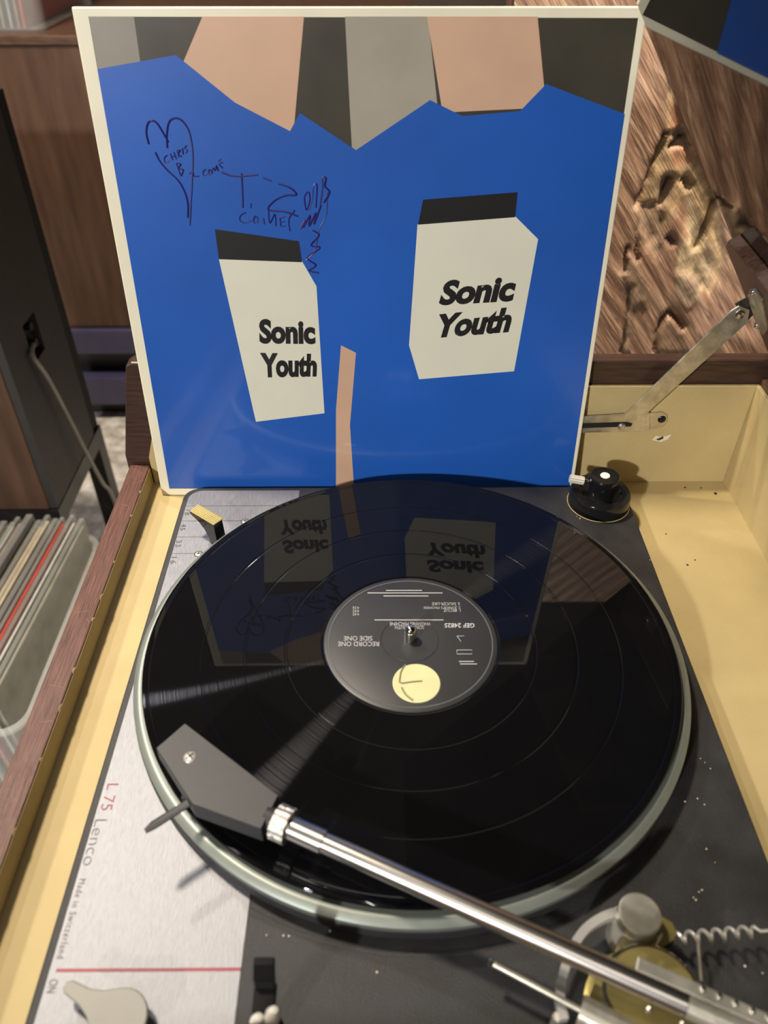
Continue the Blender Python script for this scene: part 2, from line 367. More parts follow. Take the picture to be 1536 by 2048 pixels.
for p in ((397, 1108), (490, 1043)):
    c = dz(p); MB().lathe([(0, .0001), (.0030, .0001), (.0030, 0)], c, (0, 0, 1), 24).build('screw_ring', rubber, panel)
    o = MB().lathe([(0, .0006), (.0018, .0005), (.0024, .0001)], c, (0, 0, 1), 20).build('screw', pm('screw_steel', (.5, .48, .44), .4, .5), panel)
    s_ = MB(); s_.box(c[0] - .0012, c[0] + .0012, c[1] - .0002, c[1] + .0002, ZP + .0004, ZP + .0007); s_.box(c[0] - .0002, c[0] + .0002, c[1] - .0012, c[1] + .0012, ZP + .0004, ZP + .0007); s_.build('screw_slot', pit_black, panel)

dust = MB()
for p in ((1401, 1517), (1410, 1525), (1421, 1537), (1370, 1603), (1395, 1597), (1409, 1609), (1413, 1698), (1398, 1784), (1387, 1795), (1392, 1800), (1404, 1780), (533, 1870), (567, 1871), (578, 1872), (660, 1862), (754, 1944), (1153, 1033), (1160, 1037), (1430, 1725), (1300, 1120), (1490, 1932), (1525, 1946)):
    c = on_z(p, .0001); r = random.uniform(.00025, .0006)
    dust.lathe([(0, r * .8), (r * .8, r * .4), (r, 0)], c, (0, 0, 1), 6)
dd = dust.build('dust_specks', paper_white, deck); dd['kind'] = 'stuff'
# platter
ZREC = .0195
platter = MB().lathe([(0, .0155), (.1505, .0155), (.1520, .0160), (.1535, .0158), (.1562, .0138), (.1562, .0095), (.1545, .0085), (.1540, .0030), (0, .0030)], segs=160).build('platter', rim_metal, deck)
MB().lathe([(.1562, .0110), (.1566, .0105), (.1566, .0045), (.1550, .0040)], segs=160).build('platter_skirt_shade', rubber, platter)  # black side: shade and dark deck reflection put into the colour
MB().lathe([(0, .0156), (.1490, .0156), (.1492, .0178), (.147, .0182), (0, .0182)], segs=128).build('platter_mat', rubber, platter)
MB().lathe([(.0036, .0175), (.0036, .0265), (.0033, .0285), (.0022, .0300), (.0008, .0306), (0, .0306)], segs=32).build('spindle', chrome, deck)
MB().lathe([(.16, 0), (.1615, .00025), (.1622, .0001), (.1622, 0)], segs=128).build('well_edge', black_deck, deck)

# speed selector lever with gold grip
G = [on_z(p, .021) for p in ((396, 1009), (379, 1022.5), (427, 1051), (448, 1037))]
dn = np.array([0, 0, -1.])
lever = MB()
e1 = (G[2] - G[1]) / np.linalg.norm(G[2] - G[1]); wv = G[0] - G[1]; L = np.linalg.norm(G[2] - G[1])
prof = [(0, 0), (0, -.0022), (L * .35, -.0055), (L * .55, -.010), (L * .68, -.016), (L * .72, -.0203), (L * 1.04, -.0203), (L, 0)]
lever.prism([G[1] + e1 * a + np.array([0, 0, h]) for a, h in prof], wv)
lev = lever.build('speed_lever', gloss_black, deck, bevel=.0003)
grip = MB(); nu, nv = 14, 6
for i in range(nu):
    for j in range(nv):
        q0 = G[1] + e1 * (L * (i + .06) / nu) + wv * ((j + .06) / nv); du = e1 * (L * .88 / nu); dv = wv * (.88 / nv); hh = np.array([0, 0, .0009]); z0 = np.array([0, 0, .0002])
        ctr = q0 + du * .5 + dv * .5 + hh
        grip.add([q0 + z0, q0 + du + z0, q0 + du + dv + z0, q0 + dv + z0, ctr], [(0, 1, 4), (1, 2, 4), (2, 3, 4), (3, 0, 4)])
gm = MB().prism([g + np.array([0, 0, .00005]) for g in (G[1], G[2], G[3], G[0])], (0, 0, .0003)).build('grip', brass_tan_refl, lev)
gk = grip.build('knurling', pm('gold_grip', (.85, .66, .32), .4, .3, var=.1), lev); gk['kind'] = 'stuff'

# height/fine speed knob at the far corner
kc = (.1432, .1468, 0)
knob = MB().lathe([(.0218, 0), (.0218, .0095), (.0208, .0112), (.0150, .0112), (.0140, .0098), (.0112, .0096), (0, .0096)], kc, segs=56).build('control_knob', gloss_black, deck)
MB().lathe([(.0222, 0), (.0226, .0003), (.0222, .0006)], kc, segs=56).build('knob_gasket', pm('yellowed_gasket', (.55, .45, .22), .6), knob)
kk = (kc[0] + .0005, kc[1] - .0005, 0)
MB().lathe([(.0100, .0096), (.0092, .0125), (.0108, .0245), (.0100, .0257), (.0066, .0258), (0, .0254)], kk, segs=40).build('knob_cap', gloss_black, knob)
MB().lathe([(.0036, .0255), (.0032, .0262), (0, .0264)], kk, segs=24).build('knob_dot', white_plastic, knob)
pa = np.array([kc[0] - .0102, kc[1] + .0005, .0195])
MB().tube([pa, pa + np.array([-.0035, .0004, .0004])], .0014, 12).build('pin_neck', chrome, knob)
pinb = MB()
pc = pa + np.array([-.0035, .0004, .0004]); pe = pa + np.array([-.0135, .0015, .0018])
ax_ = (pe - pc) / np.linalg.norm(pe - pc); uu = np.cross(ax_, (0, 0, 1)); uu /= np.linalg.norm(uu); ww = np.cross(ax_, uu)
ring = []
for k in range(24):
    r = .0031 if k % 2 else .0026; t = 2 * PI * k / 24; ring.append(pc + (uu * math.cos(t) + ww * math.sin(t)) * r)
pinb.prism(ring, pe - pc)
pinb.build('pin', pm('polished_steel', (.78, .76, .68), .35, .4, var=.05), knob)

# on/off switch
zs = .011
hc = on_z((238, 2036), zs); tip = on_z((130, 1968), zs)
dv = (tip - hc); dv[2] = 0; ln = np.linalg.norm(dv); dv /= ln; pv = np.array([-dv[1], dv[0], 0])
out = []
for k in range(17):
    a = math.radians(58 + (302 - 58) * k / 16); out.append(hc + (dv * math.cos(a) + pv * math.sin(a)) * .0112)
hw = .0026
out += [hc + dv * .0125 - pv * .0052, hc + dv * .018 - pv * .0033, hc + dv * (ln - .0015) - pv * hw, hc + dv * ln - pv * hw * .5, hc + dv * ln + pv * hw * .5, hc + dv * (ln - .0015) + pv * hw,
        hc + dv * .018 + pv * .0033, hc + dv * .0125 + pv * .0052]
sw = MB().prism(out, (0, 0, -.0032)).build('power_switch', pm('satin_steel', (.27, .265, .24), .6, .3, var=.05, scale=40), deck, bevel=.0006)
MB().lathe([(.0095, .0004), (.0095, zs - .0031), (0, zs - .0031)], (hc[0], hc[1], 0), segs=32).build('switch_post', gloss_black, sw)

# tonearm
ZA = .037
arm_tip = on_z((548, 1640), ZA); arm_end = on_z((1372, 2009), ZA + .001)
da = (arm_end - arm_tip) / np.linalg.norm(arm_end - arm_tip); pa_ = np.array([-da[1], da[0], 0]); pa_ /= np.linalg.norm(pa_)
ton = MB().tube([on_z((648, 1685), ZA) + da * .0002, arm_end], .0045, 28).build('tonearm', arm_metal, deck)
s0 = arm_tip
MB().tube([s0 + da * .0085, on_z((648, 1685), ZA)], .0053, 28).build('arm_collar', arm_metal, ton)
nut = []
up = np.array([0, 0, 1.]); 
for k in range(32):
    r = .0082 if k % 2 else .0077; t = 2 * PI * k / 32; nut.append(s0 + da * .0010 + (pa_ * math.cos(t) + up * math.sin(t)) * r)
MB().prism(nut, da * .0075).build('collar_nut', knurl, ton, bevel=.0003)
MB().lathe([(.0050, -.004), (.0050, .002)], s0, da, 20).build('nut_stub', rubber, ton)
ZS1 = .0412
hs = [on_z(p, ZS1) for p in ((370, 1446), (312, 1496), (384, 1608), (522, 1658), (557, 1590))]
hb = [np.array([p[0], p[1], .0300]) for p in hs]
hb[0][2] = hb[1][2] = .0325
shell = MB()
n5 = len(hs); shell.add(hs, [list(range(n5))], 0); shell.add(hb, [list(range(n5))[::-1]], 1)
shell.add(hs + hb, [(i, (i + 1) % n5, n5 + (i + 1) % n5, n5 + i) for i in range(n5)], 1)
sh = shell.build('headshell', [satin_black, pm('headshell_side', (.48, .47, .40), .38, .3, var=.1, scale=60)], ton, bevel=.00035)
screw('headshell_screw', on_z((380, 1514), ZS1 + .0001), (0, 0, 1), .0031, pm('screw_steel', (.5, .48, .44), .4, .5), ton, True, .3)
# cartridge under the shell and finger lift
cx_ = sum(hs) / 5
cart = MB().box(cx_[0] - .016, cx_[0] + .004, cx_[1] - .004, cx_[1] + .012, .0225, .0305).build('cartridge', rubber, ton, bevel=.001)
MB().tube([(cx_[0] - .006, cx_[1] + .004, .0226), (cx_[0] - .0085, cx_[1] + .006, ZREC + .0003)], [.0010, .0003], 10).build('stylus', nickel, ton)
f0 = on_z((384, 1603), .0325); f1 = on_z((307, 1652), .0325); f2 = on_z((291, 1664), .0330)
fd = (f1 - f0) / np.linalg.norm(f1 - f0); fp = np.array([-fd[1], fd[0], 0])
MB().prism([f0 - fp * .0020 - fd * .01, f0 - fp * .0020, f1 - fp * .0022, f2 - fp * .0012, f2 + fp * .0010, f1 + fp * .0020, f0 + fp * .0020, f0 + fp * .0020 - fd * .01], (0, 0, .0009)).build('finger_lift', satin_black, ton, bevel=.0002)
# rear part of the arm: notched weight bar with beads
rb = arm_end + da * .0002
MB().tube([rb, rb + da * .06], .0046, 20).build('arm_rear', nickel, ton)
wb0 = rb + pa_ * .0052 + np.array([0, 0, .001])
MB().prism([wb0 - pa_ * .0026 - da * .02, wb0 + pa_ * .0026 - da * .02, wb0 + pa_ * .0026 + da * .06, wb0 - pa_ * .0026 + da * .06], (0, 0, .0028)).build('weight_bar', nickel, ton, bevel=.0004)
for k in range(6):
    MB().lathe([(0, .0012), (.0008, .0009), (.0012, 0), (.0012, -.0006)], wb0 + da * (.004 + .0058 * k) + pa_ * .001 + np.array([0, 0, .0030]), (0, 0, 1), 12).build('notch_bead', chrome, ton)
for k in range(3):
    MB().lathe([(0, .0012), (.0008, .0009), (.0012, 0), (.0012, -.0006)], rb + da * (-.012 + .012 * k) - pa_ * .0060 + np.array([0, 0, -.003]), (0, 0, 1), 12).build('notch_bead', chrome, ton)
# pivot tower
pv0 = on_z((1312, 1985), .026); pv0 = np.array([pv0[0], pv0[1], 0])
piv = MB().lathe([(.024, 0), (.024, .003), (.021, .004), (.019, .006), (.0185, .022), (.0175, .0235), (0, .0237)], pv0, segs=48).build('arm_pivot', brass_tan_refl, deck)  # yellow colour paints the tan interior reflected in the chrome pivot
MB().lathe([(.0192, .018), (.0198, .0185), (.0198, .0215), (.0188, .0225)], pv0, segs=48).build('pivot_ring', chrome, piv)
yk = on_z((1297, 1960), .034)
MB().tube([yk + np.array([0, .004, -.010]), yk, yk + np.array([.001, -.008, .002])], .0022, 12).build('pivot_yoke', chrome, piv)
for s_ in (-1, 1):
    MB().lathe([(0, .003), (.0015, .0026), (.0028, .0012), (.003, -.0012), (.0028, -.003)], yk + np.array([s_ * .0025, -.002 - .003 * s_, .002]), (0, 0, 1), 16).build('bearing_ball', chrome, piv)
# antiskating post with tab and coil spring
pb = np.array([.0910, -.1555, 0])
post = MB().lathe([(.0095, 0), (.0098, .004), (.0092, .012), (.0080, .0165), (.0080, .0190), (.0088, .0195), (.0088, .0262), (.0080, .0268), (0, .0268)], pb, segs=40).build('lift_post', nickel, deck)
t0 = pb + np.array([.004, -.003, .0135])
tabp = [t0 + np.array(v) for v in ((0, .006, 0), (.009, .0065, 0), (.0125, .004, 0), (.0135, 0, 0), (.0115, -.003, 0), (.002, -.007, 0))]
MB().prism(tabp, (0, 0, .0016)).build('post_tab', brass_tan_refl, post, bevel=.0003)
MB().prism([p - np.array([0, 0, .0055]) for p in tabp], (0, 0, .0055)).build('tab_base', rubber, post)
h0 = on_z((1352, 1878), .0125); h1 = on_z((1512, 1864), .0125); hx = (h1 - h0); HL = np.linalg.norm(hx); hx /= HL; hy = np.cross((0, 0, 1), hx)
sp_ = [h0 - hx * .004] + [h0 + hx * (HL * k / 144) + (hy * math.cos(2 * PI * k / 24) + np.array([0, 0, 1]) * math.sin(2 * PI * k / 24)) * .0023 for k in range(145)]
sp_ += [h1 + hx * .002, h1 + hx * .03]
MB().tube(sp_, .00085, 8).build('coil_spring', pm('bright_wire', (.70, .69, .66), .28, .5, var=.05), post)
w0_ = on_z((1322, 1868), .018); w1_ = on_z((1297, 1912), .022)
MB().tube([w0_ + np.array([0, 0, -.003]), w0_, w1_], .0006, 8).build('wire_hook', chrome, post)
w0_ = on_z((1396, 1885), .016); w1_ = on_z((1402, 1960), .024)
MB().tube([w0_, w1_], .0006, 8).build('thread', nickel, post)
# curved arm lift rail, cue rod and its barrel
arcp = smooth_pts([on_z(p, .0165) for p in ((1248, 1810), (1205, 1823), (1165, 1850), (1135, 1895), (1117, 1950), (1112, 1995), (1120, 2040))], 8)
rail = MB()
for i in range(len(arcp) - 1):
    a_, b_ = arcp[i], arcp[i + 1]
    ra = pv0 - a_; ra[2] = 0; ra /= np.linalg.norm(ra); rb_ = pv0 - b_; rb_[2] = 0; rb_ /= np.linalg.norm(rb_); z_ = np.array([0, 0, .0045])
    rail.add([a_, a_ + ra * .0036, b_ + rb_ * .0036, b_, a_ - z_, a_ + ra * .0036 - z_, b_ + rb_ * .0036 - z_, b_ - z_],
             [(0, 1, 2, 3), (7, 6, 5, 4), (0, 3, 7, 4), (1, 5, 6, 2)], 0, True)
rl = rail.build('lift_rail', pm('dull_rail_metal', (.42, .41, .39), .4, .35, var=.1), deck)
for k in (2, len(arcp) - 4):
    q = arcp[k]; MB().tube([(q[0], q[1], 0), (q[0], q[1], .0125)], .0018, 12).build('rail_post', nickel, rl)
r0 = on_z((982, 1925), .020); r1 = on_z((1165, 2022), .020); rd = (r1 - r0) / np.linalg.norm(r1 - r0)
rod = MB().tube([r0, r1 + rd * .01], .0013, 12).build('cue_lever', nickel, deck)
MB().lathe([(0, -.0018), (.0013, -.0012), (.0018, 0), (.0013, .0012), (0, .0018)], r0, rd, 14).build('lever_tip', chrome, rod)
MB().tube([r1 - rd * .001, r1 + rd * .035], .0058, 24).build('cue_barrel', nickel, rod)
rp = np.array([-rd[1], rd[0], 0]); q0 = r1 + rd * .001 + rp * .006 + np.array([0, 0, -.002])
MB().prism([q0, q0 + rd * .022, q0 + rd * .022 + rp * .006, q0 + rp * .006], (0, 0, .0016)).build('barrel_plate', brass_tan_refl, rod, bevel=.0002)
qq = r1 + rd * .02; MB().lathe([(.004, 0), (.004, .016)], (qq[0], qq[1], 0), segs=20).build('barrel_foot', rubber, rod)
# arm rest clip
rc = np.array([-.0625, -.1905, 0])
rest = MB().lathe([(.0062, 0), (.0062, .004), (.0042, .006), (.0040, .026), (0, .026)], rc, segs=24).build('arm_rest', gloss_black, deck)
MB().box(rc[0] - .0045, rc[0] + .0045, rc[1] - .011, rc[1] + .009, .026, .029).build('rest_bridge', gloss_black, rest, bevel=.0006)
for s_, hh in ((1, .0395), (-1, .0395)):
    y0 = rc[1] + (.0065 if s_ > 0 else -.0105)
    MB().prism([(rc[0] - .0042, y0, .029), (rc[0] - .0042, y0 + .0035, .029), (rc[0] - .0042, y0 + .0045 + .001 * s_, .036), (rc[0] - .0042, y0 + .005 + .003 * s_, hh), (rc[0] - .0042, y0 + .002 + .003 * s_, hh), (rc[0] - .0042, y0 + .0005, .036)],
               (.0084, 0, 0)).build('rest_prong', gloss_black, rest, bevel=.0006)
for q in ((545, 2032), (515, 2046)):
    c = on_z(q, .031); MB().lathe([(0, .0042), (.0016, .0036), (.0028, .0016), (.0030, -.0015), (.0022, -.006)], c, (.2, .3, 1), 16).build('rest_tip', white_plastic, rest)

# ================================================================== RECORD
rec = thing('vinyl_record', 'black vinyl record with dark grey label lying on the platter', 'record', (0, 0, .0182))
prof = [(.0034, .0183), (.0034, ZREC - .0002), (.0505, ZREC - .0002), (.0515, ZREC)]
for r in (.0715, .0944, .1185, .1462):
    prof += [(r - .0009, ZREC), (r - .0005, ZREC - .00014), (r + .0005, ZREC - .00014), (r + .0009, ZREC)]
prof += [(.1490, ZREC + .0002), (.1500, ZREC + .00015), (.1506, ZREC - .0004), (.1500, .0184), (.1480, .0183), (.0034, .0183)]
disc = MB().lathe(prof, segs=256, smooth=False).build('disc', vinyl, rec)
ZLb = ZREC + .0002
lab = MB().lathe([(.0036, ZREC - .0002), (.0036, ZLb), (.0160, ZLb), (.0163, ZLb - .00025), (.0168, ZLb - .00025), (.0171, ZLb), (.0490, ZLb), (.0495, ZLb - .00015), (.0499, ZREC - .0002)], segs=128).build('label', label_grey, rec)
MB().lathe([(.0466, ZLb), (.0466, ZLb + .0002), (.0474, ZLb + .0002), (.0474, ZLb)], segs=128).build('label_ridge', pm('ridge_grey', (.10, .10, .105), .3), lab)
def lz(px): return on_z(px, ZLb)
def ltext(body, cx, cy_, w, h, **k):       # upside-down lettering centred on a pixel
    return text_quad('lettering', body, [lz((cx + w / 2, cy_ - h / 2)), lz((cx - w / 2, cy_ - h / 2)), lz((cx - w / 2, cy_ + h / 2)), lz((cx + w / 2, cy_ + h / 2))], label_ink, lab, **k)
ltext('RECORD ONE', 717, 1288, 82, 9); ltext('SIDE ONE', 716, 1277, 57, 9)
ltext('SONIC YOUTH', 819, 1255, 58, 7); ltext('WASHING MACHINE', 820, 1248, 82, 7)
ltext('GEF 24825', 919, 1251, 60, 9, bold=.02)
ltext('1. BECUZ', 904, 1221, 34, 6); ltext("2. JUNKIE'S PROMISE", 884, 1215, 74, 6); ltext('3. SAUCER-LIKE', 892, 1208, 56, 6)
for i, t in enumerate(('4:42', '4:02', '4:25')): ltext(t, 712, 1229 - 6.5 * i, 13, 5)
def lbar(cx, cy_, w, h=1.6):
    MB().prism([lz((cx - w / 2, cy_ - h / 2)), lz((cx + w / 2, cy_ - h / 2)), lz((cx + w / 2, cy_ + h / 2)), lz((cx - w / 2, cy_ + h / 2))], (0, 0, .0001)).build('fine_print', label_ink, lab)
for cx, cy_, w in ((818, 1240, 138), (810, 1186, 150), (812, 1192, 90), (808, 1181, 72), (933, 1323, 30), (937, 1328, 34)): lbar(cx, cy_, w)
tri = [lz(p) for p in ((914, 1272), (929, 1272), (922, 1283))]
MB().tube(tri + [tri[0]], .00022, 6).build('triangle_mark', label_ink, lab)
bx = [lz(p) for p in ((914, 1300), (944, 1300), (944, 1308), (914, 1308))]
MB().tube(bx + [bx[0]], .0002, 6).build('box_mark', label_ink, lab)
lg = lz((833, 1366))
logo = MB().lathe([(0, .0003), (.0128, .0003), (.0131, 0)], lg, segs=64).build('logo_disc', logo_cream, rec)
def zl(p): q = lz(p); return np.array([q[0], q[1], ZLb + .0004])
for P in ([(811, 1330), (803, 1342), (800, 1355), (801, 1367), (822, 1365), (844, 1363)], [(803, 1376), (812, 1391), (826, 1402)]):
    MB().tube(smooth_pts([zl(p) for p in P], 5), .00045, 6).build('logo_stroke', logo_mark, logo)

# ================================================================== RECORD SLEEVE (generic print, lettering kept)
SO = np.array([-.1848, .1722, ZB + .0002]); LEAN = .115; PSI = 0.0
ex = np.array([math.cos(PSI), math.sin(PSI), 0]); nb = np.array([-math.sin(PSI), math.cos(PSI), 0])
us = math.cos(LEAN) * np.array([0, 0, 1]) + math.sin(LEAN) * nb; nf = np.cross(ex, us)   # nf faces the camera
SW, SHT, ST = .3155, .3155, .0045
slv = thing('record_sleeve', 'blue square record sleeve with cream border leaning upright behind the deck', 'record sleeve', tuple(SO))
cb = [SO, SO + ex * SW, SO + ex * SW - nf * ST, SO - nf * ST]
MB().hexa(cb, [p + us * SHT for p in cb]).build('cardboard', cream_card, slv, bevel=.0009, segs=3)
def sv(px): return on_plane(px, SO, nf)
def pmat(n, c, var=.05, scale=25): return pm('print_' + n, c, .38, var=var, scale=scale, coat=.55, crough=.09)
lay = [0]
def patch(name, px, m, k):
    P = [sv(p) + nf * (.00008 * k) for p in px]
    MB().prism(P, nf * .00006).build(name, m, slv)
blue = pmat('blue', (.012, .098, .46), var=.12, scale=9)
patch('print_ground', [(177, 33), (1276, 36), (1137, 978), (339, 977)], pmat('olive', (.050, .044, .032), .2), 1)
patch('print_light_band', [(178, 33), (268, 33), (286, 160), (200, 160)], pmat('warm_grey', (.26, .235, .20), .1), 2)
patch('print_pale_band', [(690, 33), (856, 33), (880, 260), (705, 320)], pmat('stone', (.36, .325, .27), .1), 2)
skin = pmat('skin_pink', (.62, .40, .28), .06)
patch('print_pink_block', [(405, 33), (608, 33), (585, 290), (360, 140)], skin, 3)
patch('print_pink_block', [(854, 33), (1075, 33), (1092, 215), (885, 225)], skin, 3)
patch('print_blue_field', [(195, 138), (352, 110), (470, 205), (580, 262), (600, 226), (712, 300), (860, 200), (925, 232), (1040, 222), (1092, 168), (1249, 228), (1138, 977), (339, 976)], blue, 4)
patch('print_pink_strip', [(682, 690), (712, 705), (700, 850), (708, 974), (672, 974), (672, 820)], skin, 5)
offw = pmat('off_white', (.72, .71, .60), .03)
patch('print_white_panel', [(438, 518), (604, 522), (633, 572), (649, 826), (512, 843)], offw, 5)
patch('print_black_bar', [(430, 458), (598, 482), (604, 524), (438, 518)], black_ink, 6)
patch('print_white_panel', [(835, 448), (1030, 432), (1076, 478), (1028, 742), (838, 758), (818, 690)], offw, 5)
patch('print_black_bar', [(846, 399), (1035, 384), (1030, 434), (836, 449)], black_ink, 6)
def stext(body, q, **k): text_quad('lettering', body, [sv(p) + nf * .0005 for p in q], black_ink, slv, **k)
stext('Sonic', [(519, 687), (631, 688), (630, 639), (518, 637)], bold=.048)
stext('Youth', [(523, 755), (633, 753), (635, 707), (520, 705)], bold=.048)
stext('Sonic', [(877, 611), (1030, 602), (1033, 548), (882, 561)], bold=.048, shear=.18)
stext('Youth', [(872, 676), (1020, 664), (1026, 613), (878, 628)], bold=.048, shear=.18)
# handwriting in marker pen
def stroke(px, r=.00042, n=5):
    MB().tube(smooth_pts([sv(p) + nf * .0005 for p in px], n), r, 5).build('pen_stroke', marker, slv)
for P in ([(298, 288), (293, 265), (296, 247), (304, 241), (315, 247), (328, 268), (337, 284)], [(335, 296), (334, 270), (338, 245), (350, 236), (365, 242), (378, 262), (384, 290), (386, 320), (384, 370), (380, 450)],
          [(311, 304), (320, 322), (335, 340), (360, 365), (375, 400), (376, 435)],
          [(335, 310), (329, 316), (331, 325), (339, 322)], [(341, 307), (346, 320)], [(348, 304), (353, 318)], [(342, 314), (351, 311)], [(354, 301), (358, 315)], [(354, 301), (361, 300), (357, 308), (364, 313)], [(365, 296), (367, 309)], [(374, 291), (369, 296), (375, 300), (372, 306)],
          [(353, 326), (362, 352)], [(353, 326), (362, 328), (358, 336), (367, 340), (362, 352)], [(378, 347), (386, 344), (388, 352), (398, 352)],
          [(412, 338), (406, 344), (409, 351), (415, 348)], [(417, 342), (420, 349), (424, 344), (419, 339), (417, 342)], [(425, 346), (426, 335), (431, 341), (433, 331), (437, 342)], [(438, 328), (446, 336)], [(437, 322), (442, 318)], [(440, 326), (446, 324)],
          [(443, 344), (470, 352), (516, 349)], [(483, 346), (485, 380), (486, 415)], [(502, 406), (502, 416)], [(526, 355), (543, 362)], [(557, 367), (580, 375), (593, 389), (570, 391), (548, 402), (537, 419), (570, 423), (596, 432)],
          [(492, 425), (482, 430), (480, 440), (490, 446), (502, 442)], [(510, 432), (507, 442), (514, 446), (516, 436), (510, 432)], [(527, 436), (529, 448)], [(537, 420), (540, 446), (550, 428), (552, 452)], [(560, 436), (562, 452)], [(560, 436), (569, 433)], [(561, 444), (569, 442)], [(562, 452), (571, 451)],
          [(590, 420), (578, 438), (580, 462)], [(600, 458), (610, 440), (606, 455), (620, 430), (618, 452), (632, 425), (628, 448), (642, 410)], [(612, 420), (609, 395), (617, 383), (620, 400), (614, 420)], [(618, 420), (625, 395), (627, 372), (634, 370), (632, 415)], [(640, 410), (645, 375), (645, 355), (652, 356), (650, 372), (659, 384), (648, 405)], [(655, 385), (652, 430), (638, 460), (630, 500), (612, 520)], [(625, 460), (638, 470), (622, 490), (640, 495), (615, 515), (632, 530), (618, 540), (637, 545)]):
    stroke(P, .00055 if len(P) > 6 or P[0][0] in (443, 483, 311) else .00038)

# ================================================================== CARVED WOOD PANEL behind
YP = .50
pw, ph, st = .80, 1.32, .0032
x0p, z0p = .10, FLOOR
nxp, nzp = int(pw / st), int(.66 / st)
xs = x0p + np.arange(nxp + 1) * st; zs_ = -.14 + np.arange(nzp + 1) * st
XX, ZZ = np.meshgrid(xs, zs_)
def poly_mask(px, soft=.0022):
    P = np.array([on_y(p, YP)[[0, 2]] for p in px]); n = len(P)
    ins = np.zeros(XX.shape, bool); dmin = np.full(XX.shape, 9.)
    for i in range(n):
        a, b_ = P[i], P[(i + 1) % n]
        c1 = (a[1] > ZZ) != (b_[1] > ZZ)
        xi = (b_[0] - a[0]) * (ZZ - a[1]) / (b_[1] - a[1] + 1e-12) + a[0]
        ins ^= c1 & (XX < xi)
        t = np.clip(((XX - a[0]) * (b_[0] - a[0]) + (ZZ - a[1]) * (b_[1] - a[1])) / (np.sum((b_ - a) ** 2) + 1e-12), 0, 1)
        dmin = np.minimum(dmin, np.hypot(XX - a[0] - t * (b_[0] - a[0]), ZZ - a[1] - t * (b_[1] - a[1])))
    sd = np.where(ins, dmin, -dmin)
    return np.clip(.5 + sd / (2 * soft), 0, 1)
def line_mask(px, w):
    P = np.array([on_y(p, YP)[[0, 2]] for p in px]); d = np.full(XX.shape, 9.)
    for a, b_ in zip(P[:-1], P[1:]):
        t = np.clip(((XX - a[0]) * (b_[0] - a[0]) + (ZZ - a[1]) * (b_[1] - a[1])) / np.sum((b_ - a) ** 2), 0, 1)
        d = np.minimum(d, np.hypot(XX - a[0] - t * (b_[0] - a[0]), ZZ - a[1] - t * (b_[1] - a[1])))
    return np.clip(1 - d / w, 0, 1)
hgt = np.zeros(XX.shape); colr = np.zeros(XX.shape + (3,)); wgt = np.zeros(XX.shape)
def wob(X, Z): return .004 * np.sin(70 * X + 31 * Z) + .003 * np.sin(140 * Z - 55 * X + 1) + .002 * np.sin(210 * X + 90 * Z)
XX0, ZZ0 = XX.copy(), ZZ.copy(); XX = XX + wob(XX0, ZZ0) * .22; ZZ = ZZ + wob(ZZ0, XX0) * .22
def lay_patch(px, c, h, k=1.0):
    global hgt, colr, wgt
    m = poly_mask(px) * k
    hgt += h * m; colr = colr * (1 - m[..., None]) + np.array(c) * m[..., None]; wgt = np.maximum(wgt * (1 - m), m)
tanc, red, grey, pale = (.54, .38, .21), (.50, .20, .12), (.26, .205, .15), (.66, .52, .33)
lay_patch([(1335, 160), (1352, 170), (1400, 330), (1440, 420), (1452, 520), (1420, 600), (1385, 560), (1380, 460), (1350, 420), (1330, 470), (1300, 500), (1280, 410), (1310, 330), (1328, 260)], tanc, -.003)
lay_patch([(1352, 180), (1375, 230), (1380, 262), (1345, 290), (1340, 240)], red, -.001, .8)
lay_patch([(1340, 300), (1395, 285), (1380, 330), (1345, 335)], red, -.001, .7)
lay_patch([(1345, 265), (1375, 252), (1384, 290), (1375, 300), (1362, 285), (1345, 295)], grey, -.004)
lay_patch([(1325, 358), (1345, 352), (1340, 395), (1326, 408), (1318, 390)], grey, -.004)
lay_patch([(1375, 380), (1400, 430), (1425, 520), (1420, 560), (1402, 590), (1380, 610), (1352, 580), (1356, 500), (1368, 440)], pale, -.002)
lay_patch([(1352, 545), (1400, 560), (1392, 600), (1378, 618), (1352, 582)], (.40, .30, .22), .003)
lay_patch([(1283, 410), (1312, 405), (1310, 470), (1300, 505), (1290, 500), (1290, 450), (1280, 470), (1268, 480), (1278, 440)], (.36, .25, .17), -.003)
lay_patch([(1315, 400), (1330, 410), (1325, 500), (1312, 525), (1300, 510), (1308, 450)], (.38, .27, .18), -.003)
lay_patch([(1255, 510), (1268, 515), (1296, 560), (1292, 618), (1280, 600), (1268, 610), (1258, 705), (1240, 705), (1256, 575), (1245, 545)], (.33, .23, .155), .003)
lay_patch([(1332, 478), (1342, 468), (1352, 486), (1342, 492)], (.06, .055, .05), -.004)
lay_patch([(1310, 705), (1318, 660), (1336, 626), (1352, 640), (1372, 665), (1380, 705)], (.34, .22, .14), .002, .8)
lay_patch([(1360, 400), (1375, 420), (1372, 480), (1362, 470)], red, -.001, .7)
for px, w, d in ([[(1332, 270), (1318, 310), (1300, 350), (1284, 395), (1280, 410)], .004, .012], [[(1343, 298), (1360, 290), (1366, 278)], .0035, .01], [[(1327, 408), (1343, 362)], .004, .012],
                 [[(1395, 500), (1412, 455), (1432, 402)], .004, .012], [[(1247, 540), (1253, 498)], .003, .01], [[(1308, 705), (1315, 665), (1325, 640), (1338, 624), (1352, 634), (1368, 656)], .0035, .01],
                 [[(1276, 480), (1272, 520)], .003, .008], [[(1260, 570), (1252, 640), (1242, 705)], .003, .008], [[(1370, 360), (1378, 380)], .004, .01]):
    hgt -= d * line_mask(px, w)
XX, ZZ = XX0, ZZ0
gr = XX * .8 + ZZ * .6
